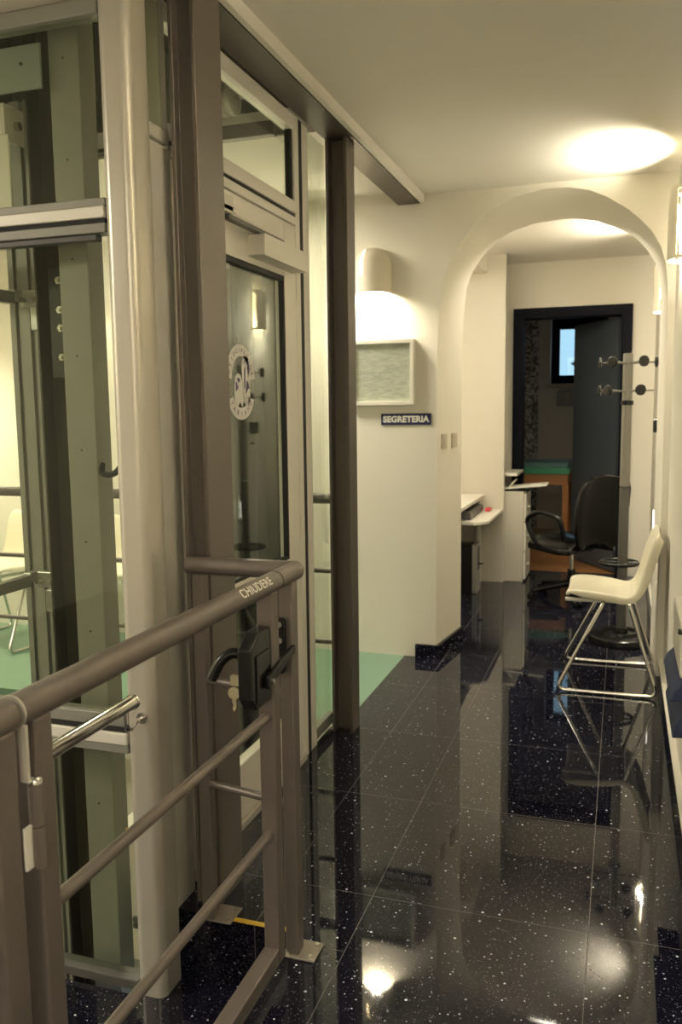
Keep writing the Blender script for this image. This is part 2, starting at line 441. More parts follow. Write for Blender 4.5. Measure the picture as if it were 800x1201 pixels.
# dark plant silhouette outside the pane
t = thing('potted_plant', 'dark leafy plant seen against the bright window of the dim treatment room', 'plant', (-.50, 10.27, 1.76))
bm = B()
for k in range(9):
    a = k*2.4; l = .10+.02*(k % 3); z0 = 1.84
    tip = Vector((-.50+.10*math.cos(a), 10.27+.03*math.sin(a), z0+l*(.6+.12*(k % 4)))); base = Vector((-.50, 10.27, z0))
    s = Vector((.016, 0, .004)); mid = base.lerp(tip, .6)
    vs = [bm.verts.new(p) for p in (base, mid+s, tip, mid-s)]
    f = bm.faces.new(vs)
bmesh.ops.solidify(bm, geom=bm.faces[:], thickness=.003)
obj('foliage', bm, mat('dark_leaf', (.01, .02, .012), .6), t)
bm = B(); lathe(bm, [(0, 1.755), (.035, 1.755), (.045, 1.85), (.038, 1.85), (.034, 1.84), (0, 1.84)], -.50, 10.27, 16); obj('pot', bm, BLACKP, t, smooth=True)
bm = B(); bx(bm, -.70, -.28, 10.24, 10.32, WZ0-.0, 1.754); struct('trim_5', bm, GREYW)
# doorway to the treatment room
dr = thing('door_1', '', '', (-.415, 7.3, 0)); del dr['label']; del dr['category']; dr['kind'] = 'structure'
bm = B()
bx(bm, -.885, -.80, 7.265, 7.44, 0, 2.21); bx(bm, -.03, .055, 7.265, 7.44, 0, 2.21); bx(bm, -.80, -.03, 7.265, 7.44, 2.125, 2.21)
obj('door_frame', bm, NAVYF, dr, bev=.004)
hx, hy = -.035, 7.40; th = math.radians(60); dx, dy = -math.cos(th), math.sin(th)
bm = B()
xf_ = frame3((hx, hy, 0), (dx, dy, 0), (-dy, dx, 0))
bx(bm, 0, .76, -.022, .022, .01, 2.12); xf(bm, xf_)
leaf = obj('door_leaf', bm, NAVYD, dr, bev=.003)
bm = B(); cyl(bm, (.69, -.022, 1.02), (.69, -.06, 1.02), .011); cyl(bm, (.69, -.06, 1.02), (.57, -.06, 1.02), .010); xf(bm, xf_); obj('door_handle', bm, CHROME, leaf, smooth=True)

# decorative strip and picture
t = tag(box_obj('decorative_panel', (-1.12, -.925, 9.96, 10.0, 0, 2.44), WPAPER), 'narrow wall panel with pale floral pattern beyond the dark doorway', 'wall panel')
t = thing('picture_frame', 'small dark framed picture under the bright window beyond the doorway', 'picture', (-.57, 9.99, 1.40))
bm = B()
for b in ((-.72, -.69, 1.41, 1.60), (-.45, -.42, 1.41, 1.60), (-.69, -.45, 1.41, 1.44), (-.69, -.45, 1.57, 1.60)): bx(bm, b[0], b[1], 9.97, 9.999, b[2], b[3])
obj('frame', bm, BLACKP, t)
box_obj('picture_sheet', (-.69, -.45, 9.985, 9.995, 1.44, 1.57), mat('dim_print', (.16, .155, .14), .5, var=.5, vscale=14), t)
# treatment bed
t = thing('treatment_bed', 'wooden treatment bed with green and grey padded top beyond the doorway', 'bed', (-.95, 8.6, 0))
bm = B(); prism(bm, rrect(-1.55, -.46, .765, .825, .025), 'y', 8.25, 8.95); obj('mattress', bm, GREENB, t, smooth=True)
bm = B(); prism(bm, rrect(-1.53, -.485, .825, .87, .02), 'y', 8.31, 8.93); obj('cover', bm, TEALB, t, smooth=True)
bm = B(); bx(bm, -1.52, -.48, 8.27, 8.31, .66, .763); bx(bm, -1.52, -.48, 8.89, 8.93, .66, .763); bx(bm, -.52, -.48, 8.31, 8.89, .66, .763); bx(bm, -1.52, -1.48, 8.31, 8.89, .66, .763); obj('frame', bm, WOOD, t, bev=.004)
for x in (-1.50, -.50):
    for y in (8.29, 8.91):
        box_obj('leg', (x-.03, x+.03, y-.03, y+.03, 0, .66), WOOD, t, bev=.004)
t = thing('storage_box', 'small grey box standing behind the green treatment bed', 'box', (-.40, 9.2, 0))
bm = B(); bx(bm, -.47, -.27, 9.1, 9.4, 0, .84); obj('body', bm, GREYP, t, bev=.008)
bm = B(); bx(bm, -.475, -.265, 9.095, 9.405, .84, .87); obj('lid', bm, SILV, t, bev=.006)

# ------------------------------------------------------------------ steel structure
def hcol(name, label, x0, x1, y0, y1, z0, z1, tf=.010, tw=.008, group=None, m=STEEL, web=.5):
    bm = B(); yc = y0+(y1-y0)*web
    pts = [(x0, y0), (x0+tf, y0), (x0+tf, yc-tw/2), (x1-tf, yc-tw/2), (x1-tf, y0), (x1, y0), (x1, y1), (x1-tf, y1), (x1-tf, yc+tw/2), (x0+tf, yc+tw/2), (x0+tf, y1), (x0, y1)]
    prism(bm, pts, 'z', z0, z1)
    return tag(obj(name, bm, m, bev=.0015, seg=1), label, 'steel column')
DARKST = mat('dark_grey_steel_paint', (.10, .085, .073), .42, metal=.25, var=.1, vscale=60)
c1 = hcol('steel_column', 'brown steel column between the rounded aluminium post and the lift door', -1.126, -1.051, 2.035, 2.185, 0, 2.484, tf=.012, web=.2)
c2 = hcol('steel_column', 'brown steel column past the lift door, beside the green floor', -1.170, -1.079, 3.37, 3.475, 0, 2.484, tf=.012, m=DARKST)
bm = B()
prism(bm, [(-1.175, 2.485), (-1.058, 2.485), (-1.058, 2.497), (-1.112, 2.497), (-1.112, 2.593), (-1.058, 2.593), (-1.058, 2.605), (-1.175, 2.605), (-1.175, 2.593), (-1.121, 2.593), (-1.121, 2.497), (-1.175, 2.497)], 'y', -2.6, 4.578)
tag(obj('steel_beam', bm, DSTEEL), 'long brown steel beam along the ceiling edge over the columns', 'beam')

# ------------------------------------------------------------------ lift shaft enclosure
lift = thing('lift_shaft', 'glass and aluminium lift enclosure with a wide rounded corner post', 'lift shaft', (-2.0, 1.84, -.17))
bm = B(); prism(bm, rrect(-1.212, -1.128, 1.84, 1.950, .026, 8), 'z', -.169, 2.56); obj('corner_post', bm, ALU, lift, smooth=True)
def bar(name, x0, x1, y0, y1, z0, z1, m=ALUP, p=lift, bev=.003): return box_obj(name, (x0, x1, y0, y1, z0, z1), m, p, bev=bev)
xl, xr = -2.70, -1.214
bar('top_frame', xl, xr, 1.855, 1.90, 2.345, 2.384, ZINC)
tr = bar('transom', xl, xr, 1.845, 1.905, 1.872, 1.900)
bar('seal', xl, xr, 1.853, 1.90, 1.862, 1.8715, RUBBER, tr, 0); bar('lower_bead', xl, xr, 1.85, 1.90, 1.838, 1.8615, ZINC, tr); bar('upper_bead', xl, xr, 1.855, 1.90, 1.9005, 1.922, ZINC, tr)
bar('glazing_bead', -2.4, -1.245, 1.857, 1.885, 1.822, 1.8375, GREYP, tr)
tr = bar('transom', xl, xr, 1.845, 1.905, .530, .562)
bar('seal', xl, xr, 1.853, 1.90, .5625, .575, RUBBER, tr, 0); bar('lower_bead', xl, xr, 1.85, 1.90, .505, .5295, ZINC, tr); bar('upper_bead', xl, xr, 1.855, 1.90, .5755, .61, ZINC, tr)
bar('side_bead', -1.2175, -1.214, 1.87, 1.885, .61, 1.838, GREYP)
bar('side_frame', xl, xl+.04, 1.85, 1.90, -.14, 2.345, ALUP)
bar('bottom_frame', xl, xr, 1.85, 1.90, -.168, -.14, GREYP)
for z0, z1, xe in ((1.9225, 2.3448, xr), (.6102, 1.8218, -1.2178), (-.1398, .5048, xr)):
    box_obj('glass_pane', (xl+.041, xe-.0005, 1.872, 1.880, z0, z1), GLASS, lift)
# side panel next to the corner post
bar('side_panel', -1.205, -1.160, 1.951, 2.088, -.0, 2.09, ALUP)
bar('side_rail', -1.20, -1.162, 1.951, 2.088, 2.10, 2.135, ALUP)
box_obj('glass_pane', (-1.187, -1.181, 1.951, 2.088, 2.136, 2.46), GLASS, lift)
# narrow glazed panel past the door
bar('side_mullion', -1.225, -1.187, 3.151, 3.215, .0, 2.48, ALUP)
bar('side_rail', -1.215, -1.187, 3.216, 3.44, .02, .07, ZINC)
box_obj('glass_pane', (-1.206, -1.199, 3.216, 3.44, .071, 2.48), GLASS, lift)
# lower stop switch at the foot of the corner post
ls = bar('limit_switch', -1.242, -1.218, 1.91, 1.94, .02, .17, ALUP)
bm = B(); cyl(bm, (-1.23, 1.925, .171), (-1.23, 1.925, .20), .012); lathe(bm, [(.012, .20), (.008, .212), (0, .215)], -1.23, 1.925, 14); obj('switch_tip', bm, CHROME, ls, smooth=True)
tube_obj('switch_cable', bend([(-1.23, 1.935, .21), (-1.25, 1.95, .24), (-1.31, 1.97, .225)], .03), .003, YELLOW, ls, 8)
bk = bar('bracket', -1.262, -1.218, 1.908, 1.918, -.03, .005, GREYP)
for x in (-1.252, -1.236):
    bm = B(); cyl(bm, (x, 1.908, -.012), (x, 1.904, -.012), .005); obj('screw', bm, BOLT, bk, smooth=True)

# lift landing door
door = thing('lift_door', 'aluminium framed glass lift door with a white emblem and door closer', 'lift door', (-1.19, 2.63, 0))
DX0, DX1 = -1.225, -1.185
bm = B()
bx(bm, DX0, DX1, 2.09, 2.125, 0, 2.484); bx(bm, DX0, DX1, 3.066, 3.112, 0, 2.484); bx(bm, DX0, DX1, 2.125, 3.066, 2.43, 2.484)
fr = obj('door_frame', bm, ALUP, door, bev=.003)
bar('transom', DX0, DX1+.006, 2.125, 3.066, 2.128, 2.172, ALUP, door)
bar('transom_seal', DX0+.006, DX1, 2.125, 3.066, 2.116, 2.1275, RUBBER, door, 0)
bar('head_bar', DX0, DX1+.004, 2.125, 3.066, 2.086, 2.1155, ALUP, door)
bar('edge_seal', DX0, DX1-.003, 3.113, 3.1505, 0, 2.484, RUBBER, door, 0)
bar('edge_seal', DX0+.008, DX1-.008, 3.048, 3.065, 2.173, 2.43, RUBBER, door, 0)
box_obj('transom_glass', (-1.209, -1.203, 2.126, 3.047, 2.173, 2.429), GLASS, door)
lf = thing('x', '', '', (0, 0, 0)); bpy.data.objects.remove(lf)
bm = B()
GY0, GY1, GZ0, GZ1 = 2.24, 2.945, .84, 1.885
bx(bm, DX0+.002, DX1, 2.13, GY0, .03, 2.082); bx(bm, DX0+.002, DX1, GY1, 3.060, .03, 2.082); bx(bm, DX0+.002, DX1, GY0, GY1, GZ1, 2.082); bx(bm, DX0+.002, DX1, GY0, GY1, .03, .22)
bx(bm, DX0+.002, DX1, GY0, GY1, .76, GZ0)
leaf = obj('door_leaf', bm, ALUP, door, bev=.003)
bm = B()
for b in ((GY0, GY0+.012, GZ0, GZ1), (GY1-.012, GY1, GZ0, GZ1), (GY0+.012, GY1-.012, GZ0, GZ0+.012), (GY0+.012, GY1-.012, GZ1-.018, GZ1)): bx(bm, DX1-.02, DX1-.001, *b)
obj('seal', bm, RUBBER, leaf)
pane = box_obj('glass_pane', (-1.206, -1.200, GY0, GY1, GZ0, GZ1), GLASS, leaf)
box_obj('glass_pane', (-1.206, -1.200, GY0, GY1, .22, .76), GLASS, leaf)
# door closer: arm and box
bm = B(); prism(bm, rrect(2.63, 3.03, 1.905, 1.975, .006, 2), 'x', DX1, -1.125); cl = obj('door_closer', bm, ALUP, door, smooth=True)
bm = B(); bx(bm, -1.175, -1.135, 2.31, 2.44, 1.995, 2.012); bx(bm, -1.183, -1.135, 2.33, 2.42, 1.99, 2.04); obj('arm_bracket', bm, ALU, cl, bev=.002)
bm = B(); bx(bm, -1.165, -1.140, 2.40, 2.84, 1.976, 1.990); obj('arm', bm, GREYP, cl, bev=.002)
bm = B(); bx(bm, DX0, DX1+.012, 2.126, 3.065, .0005, .028); obj('threshold', bm, ALU, door, bev=.002)
# emblem: banner, figures and lower banner, all thin vinyl on the glass
def ribbon(cy, cz, ry, rz, a0, a1, w, n=22):
    o_, i_ = [], []
    for k in range(n+1):
        a = math.radians(a0+(a1-a0)*k/n)
        o_.append((cy+ry*math.cos(a), cz+rz*math.sin(a))); i_.append((cy+(ry-w)*math.cos(a), cz+(rz-w)*math.sin(a)))
    bm = B(); x0, x1 = -1.1998, -1.1988
    V = [[[bm.verts.new((x, *p)) for p in q] for q in (o_, i_)] for x in (x0, x1)]
    for k in range(n):
        for s_ in (0, 1): bm.faces.new((V[s_][0][k], V[s_][0][k+1], V[s_][1][k+1], V[s_][1][k]))
        for q in (0, 1): bm.faces.new((V[0][q][k], V[0][q][k+1], V[1][q][k+1], V[1][q][k]))
    for k in (0, n): bm.faces.new((V[0][0][k], V[1][0][k], V[1][1][k], V[0][1][k]))
    return bm
em = obj('emblem', ribbon(2.578, 1.490, .112, .128, 172, 8, .040), STICK, leaf); em['label'] = 'white arched banner emblem on the glass'
obj('lower_banner', ribbon(2.578, 1.452, .100, .082, 190, 350, .040), STICK, em)
bm = B()
tall = [(2.600, 1.430), (2.590, 1.50), (2.586, 1.545), (2.596, 1.575), (2.618, 1.583), (2.640, 1.572), (2.650, 1.54), (2.652, 1.49), (2.648, 1.43), (2.640, 1.415), (2.628, 1.43), (2.618, 1.416)]
prism(bm, tall, 'x', -1.1996, -1.1988)
low = [(2.530, 1.43), (2.527, 1.47), (2.534, 1.507), (2.552, 1.522), (2.574, 1.518), (2.587, 1.50), (2.595, 1.43), (2.584, 1.412), (2.57, 1.43), (2.552, 1.414)]
prism(bm, low, 'x', -1.1996, -1.1988)
obj('figures', bm, STICK, em)
bm = B()
def blot(pts): prism(bm, pts, 'x', -1.1992, -1.1982)
blot([(2.604, 1.535), (2.613, 1.548), (2.612, 1.510), (2.610, 1.475), (2.602, 1.47)]); blot([(2.630, 1.565), (2.642, 1.56), (2.641, 1.525), (2.634, 1.51), (2.628, 1.54)])
blot([(2.606, 1.565), (2.612, 1.566), (2.610, 1.553), (2.606, 1.552)]); blot([(2.622, 1.50), (2.634, 1.495), (2.646, 1.47), (2.634, 1.475), (2.622, 1.462), (2.612, 1.455)])
blot([(2.546, 1.505), (2.566, 1.507), (2.572, 1.496), (2.556, 1.492)]); blot([(2.538, 1.494), (2.548, 1.492), (2.549, 1.470), (2.537, 1.462)]); blot([(2.545, 1.48), (2.556, 1.484), (2.553, 1.468)])
obj('ink_marks', bm, PURPLE, em)
def arc_text(s, cy, cz, ry, rz, a0, a1, size, inward, m, par):
    allb = B()
    n = len(s)
    for i, ch in enumerate(s):
        if ch == ' ': continue
        a = math.radians(a0+(a1-a0)*(i+.5)/n)
        p = (-1.1982, cy+ry*math.cos(a), cz+rz*math.sin(a))
        up = Vector((0, math.cos(a), math.sin(a)))*(1 if not inward else -1)
        ux = up.cross(Vector((1, 0, 0)))   # reading direction seen from +X
        b = text_mesh(ch, size, .0003, .0)
        xf(b, frame3(p, Vector((0, up.z, -up.y)), up))
        me = bpy.data.meshes.new('q'); b.to_mesh(me); b.free(); allb.from_mesh(me); bpy.data.meshes.remove(me)
    obj('lettering', allb, m, par)
arc_text('ASSOCIAZIONE', 2.578, 1.490, .092, .108, 168, 12, .019, False, INK, em)
arc_text('TABIANO', 2.578, 1.452, .080, .062, 196, 344, .022, True, INK, em)

# ------------------------------------------------------------------ inside the shaft
t = thing('guide_rail', 'beige perforated steel upright right behind the front lift glass', 'guide rail', (-1.38, 1.98, -.2))
bm = B()
x0, x1, y0, y1 = -1.425, -1.335, 1.95, 2.02
prism(bm, [(x0, y0), (x1, y0), (x1, y1), (x1-.004, y1), (x1-.004, y0+.004), (x0+.004, y0+.004), (x0+.004, y1), (x0, y1)], 'z', -.6, 3.3)
obj('channel', bm, ZINC, t, bev=.002)
for k in range(9):
    z = .3+k*.25
    bm = B(); cyl(bm, (-1.382, 1.9496, z), (-1.382, 1.9505, z), .003, 8); obj('hole', bm, RUBBER, t)
t2 = hcol('steel_column', 'dark brown steel upright inside the lift shaft, left of the beige upright', -1.59, -1.468, 2.06, 2.17, -1.19, 3.5, tf=.008, m=DSTEEL)
t = thing('bolted_plate', 'dark splice plate with four shiny bolts on the shaft upright', 'plate', (-1.505, 2.055, 1.5))
bm = B(); bx(bm, -1.535, -1.470, 2.050, 2.059, 1.50, 1.80); obj('plate', bm, BLACKM, t, bev=.001)
for z in (1.765, 1.685, 1.635, 1.555):
    bm = B(); cyl(bm, (-1.497, 2.0495, z), (-1.497, 2.040, z), .011, 6); cyl(bm, (-1.497, 2.040, z), (-1.497, 2.035, z), .005, 10); obj('bolt', bm, BOLT, t)
def alu_ext(label, x0, x1, y0, y1):
    bm = B(); n = 3; w = (x1-x0)/n; pts = [(x0, y1)]
    for k in range(n):
        a = x0+k*w
        pts += [(a, y0), (a+w*.36, y0), (a+w*.36, y0+.012), (a+w*.64, y0+.012), (a+w*.64, y0), (a+w, y0)] if k else [(a, y0), (a+w*.36, y0), (a+w*.36, y0+.012), (a+w*.64, y0+.012), (a+w*.64, y0), (a+w-.0001, y0)]
    q = []
    for p in pts:
        if not q or (abs(p[0]-q[-1][0])+abs(p[1]-q[-1][1])) > 1e-6: q.append(p)
    q.append((x1, y1))
    prism(bm, q, 'z', -.9, 2.3)
    return tag(obj('aluminium_upright', bm, ZINC), label, 'profile')
alu_ext('grooved aluminium upright at the left, with a clamp at two heights', -1.76, -1.605, 2.16, 2.22)
for z, lab in ((1.74, 'upper'), (.90, 'lower')):
    t = thing('clamp_bracket', '%s galvanised clamp on the grooved aluminium upright in the lift shaft' % lab, 'bracket', (-1.64, 2.1, z))
    bm = B(); bx(bm, -1.70, -1.60, 2.13, 2.158, z-.03, z+.02); bx(bm, -1.65, -1.61, 2.11, 2.158, z-.10, z-.03); bx(bm, -1.72, -1.69, 2.10, 2.158, z-.01, z+.02); obj('clamp', bm, GALV, t, bev=.004)
    for dx in (-.03, .01, .035):
        bm = B(); cyl(bm, (-1.65+dx, 2.129, z-.01), (-1.65+dx, 2.112, z-.01), .008, 6); obj('bolt', bm, BOLT, t)
    bm = B(); bx(bm, -1.72, -1.69, 1.915, 2.10, z-.022, z+.012); obj('arm', bm, ZINC, t, bev=.002)
t = thing('angle_bracket', 'cream angle bracket high on the shaft upright with a bolt', 'bracket', (-1.68, 2.05, 2.2))
bm = B(); bx(bm, -1.80, -1.60, 1.975, 1.983, 2.145, 2.225); bx(bm, -1.60, -1.592, 1.975, 2.055, 2.13, 2.225); bx(bm, -1.80, -1.792, 1.983, 2.05, 2.145, 2.225); obj('plate', bm, LAMI, t, bev=.002)
bm = B(); cyl(bm, (-1.5915, 2.02, 2.175), (-1.578, 2.02, 2.175), .012, 6); obj('bolt', bm, BOLT, t)
t = thing('cover_plate', 'grey sheet metal plate with one screw at the top of the shaft', 'plate', (-1.68, 1.93, 2.35))
box_obj('sheet', (-2.0, -1.432, 1.925, 1.932, 2.225, 2.335), mat('blue_grey_sheet', (.30, .34, .31), .5, metal=.3), t, bev=.001)
bm = B(); cyl(bm, (-1.49, 1.925, 2.29), (-1.49, 1.922, 2.29), .004, 10); obj('screw', bm, RUBBER, t)
t = tag(box_obj('white_cable_duct', (-1.69, -1.575, 1.965, 1.973, 1.925, 2.14), LAMI, bev=.002), 'white vertical strip under the cream angle bracket in the shaft', 'cable duct')
t = tag(tube_obj('black_cable', bend([(-1.336, 1.975, 1.262), (-1.33, 1.96, 1.235), (-1.29, 1.955, 1.232), (-1.255, 1.96, 1.27), (-1.25, 1.97, 1.36)], .03), .008, RUBBER), 'short curved black cable between the beige upright and the corner post', 'cable')
hcol('steel_column', 'added dark upright giving the lift door glass its dark reflected band', -1.545, -1.445, 3.24, 3.34, -1.19, 2.02, tf=.01, m=BLACKM)  # added in place of the dark doorway's reflection in the glass
t = thing('dark_backing_panel', 'added dull olive panel that darkens the view behind the lift door glass', 'panel', (-1.55, 3.39, -.2))  # made-up backing that keeps the view through the door glass dark
bm = B(); bx(bm, -1.74, -1.37, 3.385, 3.40, -.20, 2.02); obj('sheet', bm, OLIVE, t, bev=.002)
bm = B(); bx(bm, -1.74, -1.37, 3.36, 3.384, 2.00, 2.04); obj('edge_rail', bm, ZINC, t, bev=.002)
t = thing('pulley', 'round pale pulley seen through the glass above the lift door', 'pulley', (-1.4, 2.6, 2.35))
bm = B()
for k, r in enumerate((.05, .038, .05)): cyl(bm, (-1.43+.018*k, 2.97, 2.535), (-1.4121+.018*k, 2.97, 2.535), r*1.2, 22)
obj('wheel', bm, ALUP, t, smooth=True)
bm = B(); tube(bm, [(-1.50, 2.97, 2.535), (-1.33, 2.97, 2.535)], .008, 10); obj('axle', bm, CHROME, t, smooth=True)
bm = B(); bx(bm, -1.9, -1.25, 3.02, 3.06, 2.41, 2.46); obj('belt_rail', bm, DSTEEL, t, bev=.002)

# diagonal braces high in the shaft and pit frame below
t = thing('shaft_brace', 'thin steel cross bars high inside the lift shaft', 'brace', (-2.0, 3.3, 2.6))
bm = B(); tube(bm, [(-2.7, 3.3, 2.50), (-1.3, 3.3, 2.52)], .022, 8); obj('bar', bm, DSTEEL, t, smooth=True)
bm = B(); tube(bm, [(-2.35, 3.25, 2.55), (-1.6, 3.25, 3.2)], .016, 8); obj('bar', bm, DSTEEL, t, smooth=True)
t = thing('pit_frame', 'pale metal platform frame with diagonal brace low in the lift pit', 'platform frame', (-1.9, 2.6, -1.2))
bm = B(); bx(bm, -2.5, -1.62, 2.30, 2.42, -.12, -.08); bx(bm, -2.5, -1.62, 3.1, 3.2, -.12, -.08); bx(bm, -1.70, -1.62, 2.42, 3.1, -.12, -.08); obj('deck_bar', bm, ALUP, t, bev=.003)
bm = B(); tube(bm, [(-2.4, 2.4, -1.1), (-1.6, 2.4, -.2)], .025, 10); obj('brace', bm, ALUP, t, smooth=True)
bm = B(); bx(bm, -2.6, -1.6, 2.2, 3.2, -1.199, -1.15); obj('base', bm, ZINC, t, bev=.003)

# ------------------------------------------------------------------ railings
GX = -.772; ZR = 1.0
gate = thing('railing_gate', 'brown metal gate with CHIUDERE on its handrail and a black lock', 'gate', (GX, .92, .07))
tube_obj('handrail', [(GX, .905, ZR), (GX, 1.812, ZR)], .0235, RAIL, gate, 28)
def sq(name, x0, x1, y0, y1, z0, z1, par, m=RAIL): return box_obj(name, (x0, x1, y0, y1, z0, z1), m, par, bev=.004)
sq('stile', GX-.02, GX+.02, .922, .962, .07, .985, gate)
sq('stile', GX-.02, GX+.02, 1.752, 1.792, .07, .985, gate)
sq('bottom_rail', GX-.02, GX+.02, .962, 1.752, .07, .112, gate)
for z in (.69, .40): tube_obj('bar', [(GX, .962, z), (GX, 1.752, z)], .0115, RAIL, gate)
# bright cut edge of the handrail and strip down to the hinge
bm = B(); tube(bm, [(GX, .902, ZR), (GX, .9048, ZR)], .0245, 28); bx(bm, GX+.012, GX+.024, .9, .9055, .905, .985); obj('end_plate', bm, ALU, gate, smooth=True)
hg = thing('h', '', '', (0, 0, 0)); bpy.data.objects.remove(hg)
bm = B(); cyl(bm, (GX+.026, .913, .842), (GX+.026, .913, .90), .0115, 18); cyl(bm, (GX+.026, .913, .782), (GX+.026, .913, .8405), .0115, 18)
hinge = obj('hinge', bm, RAIL, gate, smooth=True)
bm = B(); lathe(bm, [(0, .9005), (.0095, .9005), (.0095, .905), (.006, .909), (0, .910)], GX+.026, .913, 16); obj('hinge_pin', bm, CHROME, hinge, smooth=True)
bm = B(); bx(bm, GX+.0205, GX+.0245, .888, .908, .785, .845); obj('hinge_plate', bm, ALUP, hinge)
# CHIUDERE lettering wrapped on the handrail
bm = text_mesh('CHIUDERE', .030, .0, .0006, 1.05)
bmesh.ops.triangulate(bm, faces=bm.faces); bmesh.ops.subdivide_edges(bm, edges=bm.edges, cuts=3, use_grid_fill=True)
R_ = .0240; a_c = math.radians(38)     # faces up and toward the corridor
for v in bm.verts:
    s, h_ = v.co.x, v.co.y
    a = a_c+h_/R_
    v.co = Vector((GX+R_*math.cos(a), 1.675+s*1.1, ZR+R_*math.sin(a)))
tx = obj('lettering', bm, WHITEP, gate); tx['label'] = 'white lettering CHIUDERE on the handrail'
# lock
bm = B(); prism(bm, [(1.645, .765), (1.668, .735), (1.7515, .735), (1.7515, .908), (1.69, .908), (1.645, .878)], 'x', -.792, -.757); lock = obj('lock_box', bm, BLACKP, gate, bev=.004)
bm = B(); tube(bm, bend([(-.785, 1.665, .862), (-.812, 1.66, .868), (-.835, 1.65, .850), (-.855, 1.642, .808)], .02), .0125, 12); obj('lever', bm, BLACKP, lock, smooth=True)
bm = B(); bx(bm, -.757, -.753, 1.665, 1.74, .75, .86); obj('cover_plate', bm, BLACKP, lock, bev=.002)
bm = B(); prism(bm, [(1.70, .775), (1.80, .80), (1.866, .815), (1.866, .835), (1.80, .825), (1.70, .805)], 'x', -.752, -.740); obj('latch_arm', bm, BLACKP, lock, bev=.003)
bm = B(); cyl(bm, (-.7399, 1.72, .79), (-.736, 1.72, .79), .006); obj('screw', bm, BOLT, lock, smooth=True)
# keys hanging from the lock
t = thing('key', 'pale key with a round bow hanging from the black gate lock', 'key', (-.803, 1.655, .74))
yk, xk = 1.655, -.8035
bm = B(); prism(bm, rrect(xk-.010, xk+.0112, .794, .818, .004, 3), 'y', yk-.003, yk+.003); obj('key_shaft_in_lock', bm, BRASS, t)
bm = B(); prism(bm, [(xk+.014*math.cos(2*PI*k/18), .778+.014*math.sin(2*PI*k/18)) for k in range(18)], 'y', yk-.008, yk-.0035); obj('bow', bm, BRASS, t)
bm = B(); prism(bm, [(xk-.004, .766), (xk+.005, .766), (xk+.005, .744), (xk, .736), (xk-.004, .744), (xk-.001, .75), (xk-.004, .757)], 'y', yk-.008, yk-.0055); obj('blade', bm, BRASS, t)

# guard railing: latch post, return rail, second post
gr = thing('guard_railing', 'short brown railing turning the corner to the steel column, with base plates', 'railing', (-.9, 1.95, 0))
bm = B(); tube(bm, bend([(GX, 1.820, ZR), (GX, 1.955, ZR), (-1.075, 1.955, ZR)], .004, 2), .0235, 28); obj('handrail', bm, RAIL, gr, smooth=True)
bm = B(); tube(bm, [(GX, 1.8122, ZR), (GX, 1.8199, ZR)], .0215, 24); obj('joint_ring', bm, GREYP, gr, smooth=True)
sq('post', GX-.02, GX+.016, 1.885, 1.925, .006, .985, gr); sq('post', -1.068, -1.032, 1.955, 1.985, .006, .985, gr)
for z in (.69, .40): tube_obj('bar', [(-1.032, 1.962, z), (GX-.02, 1.915, z)], .0105, RAIL, gr)
for (x, y) in ((-.755, 1.915), (-1.03, 1.998)):
    bp = sq('base_plate', x-.045, x+.045, y-.04, y+.04, .0005, .006, gr, PLATE)
    for dx, dy in ((.03, -.025), (.03, .025), (-.03, -.025), (-.03, .025)):
        bm = B(); cyl(bm, (x+dx, y+dy, .0062), (x+dx, y+dy, .010), .006, 10); obj('bolt', bm, BOLT, bp)
bm = B(); prism(bm, rrect(-.808, -.772, .755, .895, .012, 4), 'y', 1.872, 1.8845)
cp = obj('catch_plate', bm, BLACKP, gr, bev=.002)
for z in (.88, .84):
    bm = B(); cyl(bm, (-.785, 1.8718, z), (-.785, 1.868, z), .0075); obj('screw', bm, BOLT, cp, smooth=True)
# fixed railing toward the viewer
fx = thing('fixed_railing', 'brown railing section at the near left, before the hinged gate', 'railing', (GX, .3, 0))
tube_obj('handrail', [(GX, -.6, ZR), (GX, .894, ZR)], .0235, RAIL, fx, 28)
sq('post', GX-.02, GX+.02, .842, .887, .006, .985, fx); sq('post', GX-.02, GX+.02, -.58, -.54, .006, .985, fx)
for z in (.69, .40): tube_obj('bar', [(GX, -.54, z), (GX, .842, z)], .0115, RAIL, fx)
for y in (.865, -.56): sq('base_plate', GX-.02, GX+.055, y-.04, y+.04, .0005, .006, fx, PLATE)
# stainless grab rail on the shaft front
sh = thing('grab_rail', 'polished steel handrail ending at the rounded aluminium post', 'handrail', (-1.08, 1.6, .73))
tube_obj('rail', [(-1.07, .2, .728), (-1.07, 1.655, .728)], .0165, CHROME, sh, 24)
bm = B(); tube(bm, [(-1.07, 1.6555, .728), (-1.07, 1.661, .728)], .0185, 24); obj('end_cap', bm, CHROME, sh, smooth=True)
bm = B(); tube(bm, bend([(-1.07, 1.63, .712), (-1.07, 1.63, .672), (-1.085, 1.67, .655), (-1.155, 1.80, .618), (-1.158, 1.838, .616)], .015), .006, 10); cyl(bm, (-1.158, 1.8395, .616), (-1.158, 1.833, .616), .015, 16); obj('bracket', bm, CHROME, sh, smooth=True)
tag(box_obj('yellow_edge_strip', (-.995, -.80, 1.978, 1.994, .0003, .003), YELLOW), 'yellow strip on the floor edge under the short railing', 'edge strip')
# railing at the back of the shaft
br = thing('guard_railing', 'brown railing behind the lift, in front of the green floor', 'railing', (-2, 3.455, 0))
tube_obj('handrail', [(-3.3, 3.52, 1.01), (-1.19, 3.52, 1.01)], .024, STEEL, br, 20)
for z in (.685, .36): tube_obj('bar', [(-3.3, 3.52, z), (-1.19, 3.52, z)], .0115, STEEL, br)
for x in (-3.28, -1.215+.015): sq('post', x-.018, x+.018, 3.502, 3.538, .0, .985, br, STEEL)

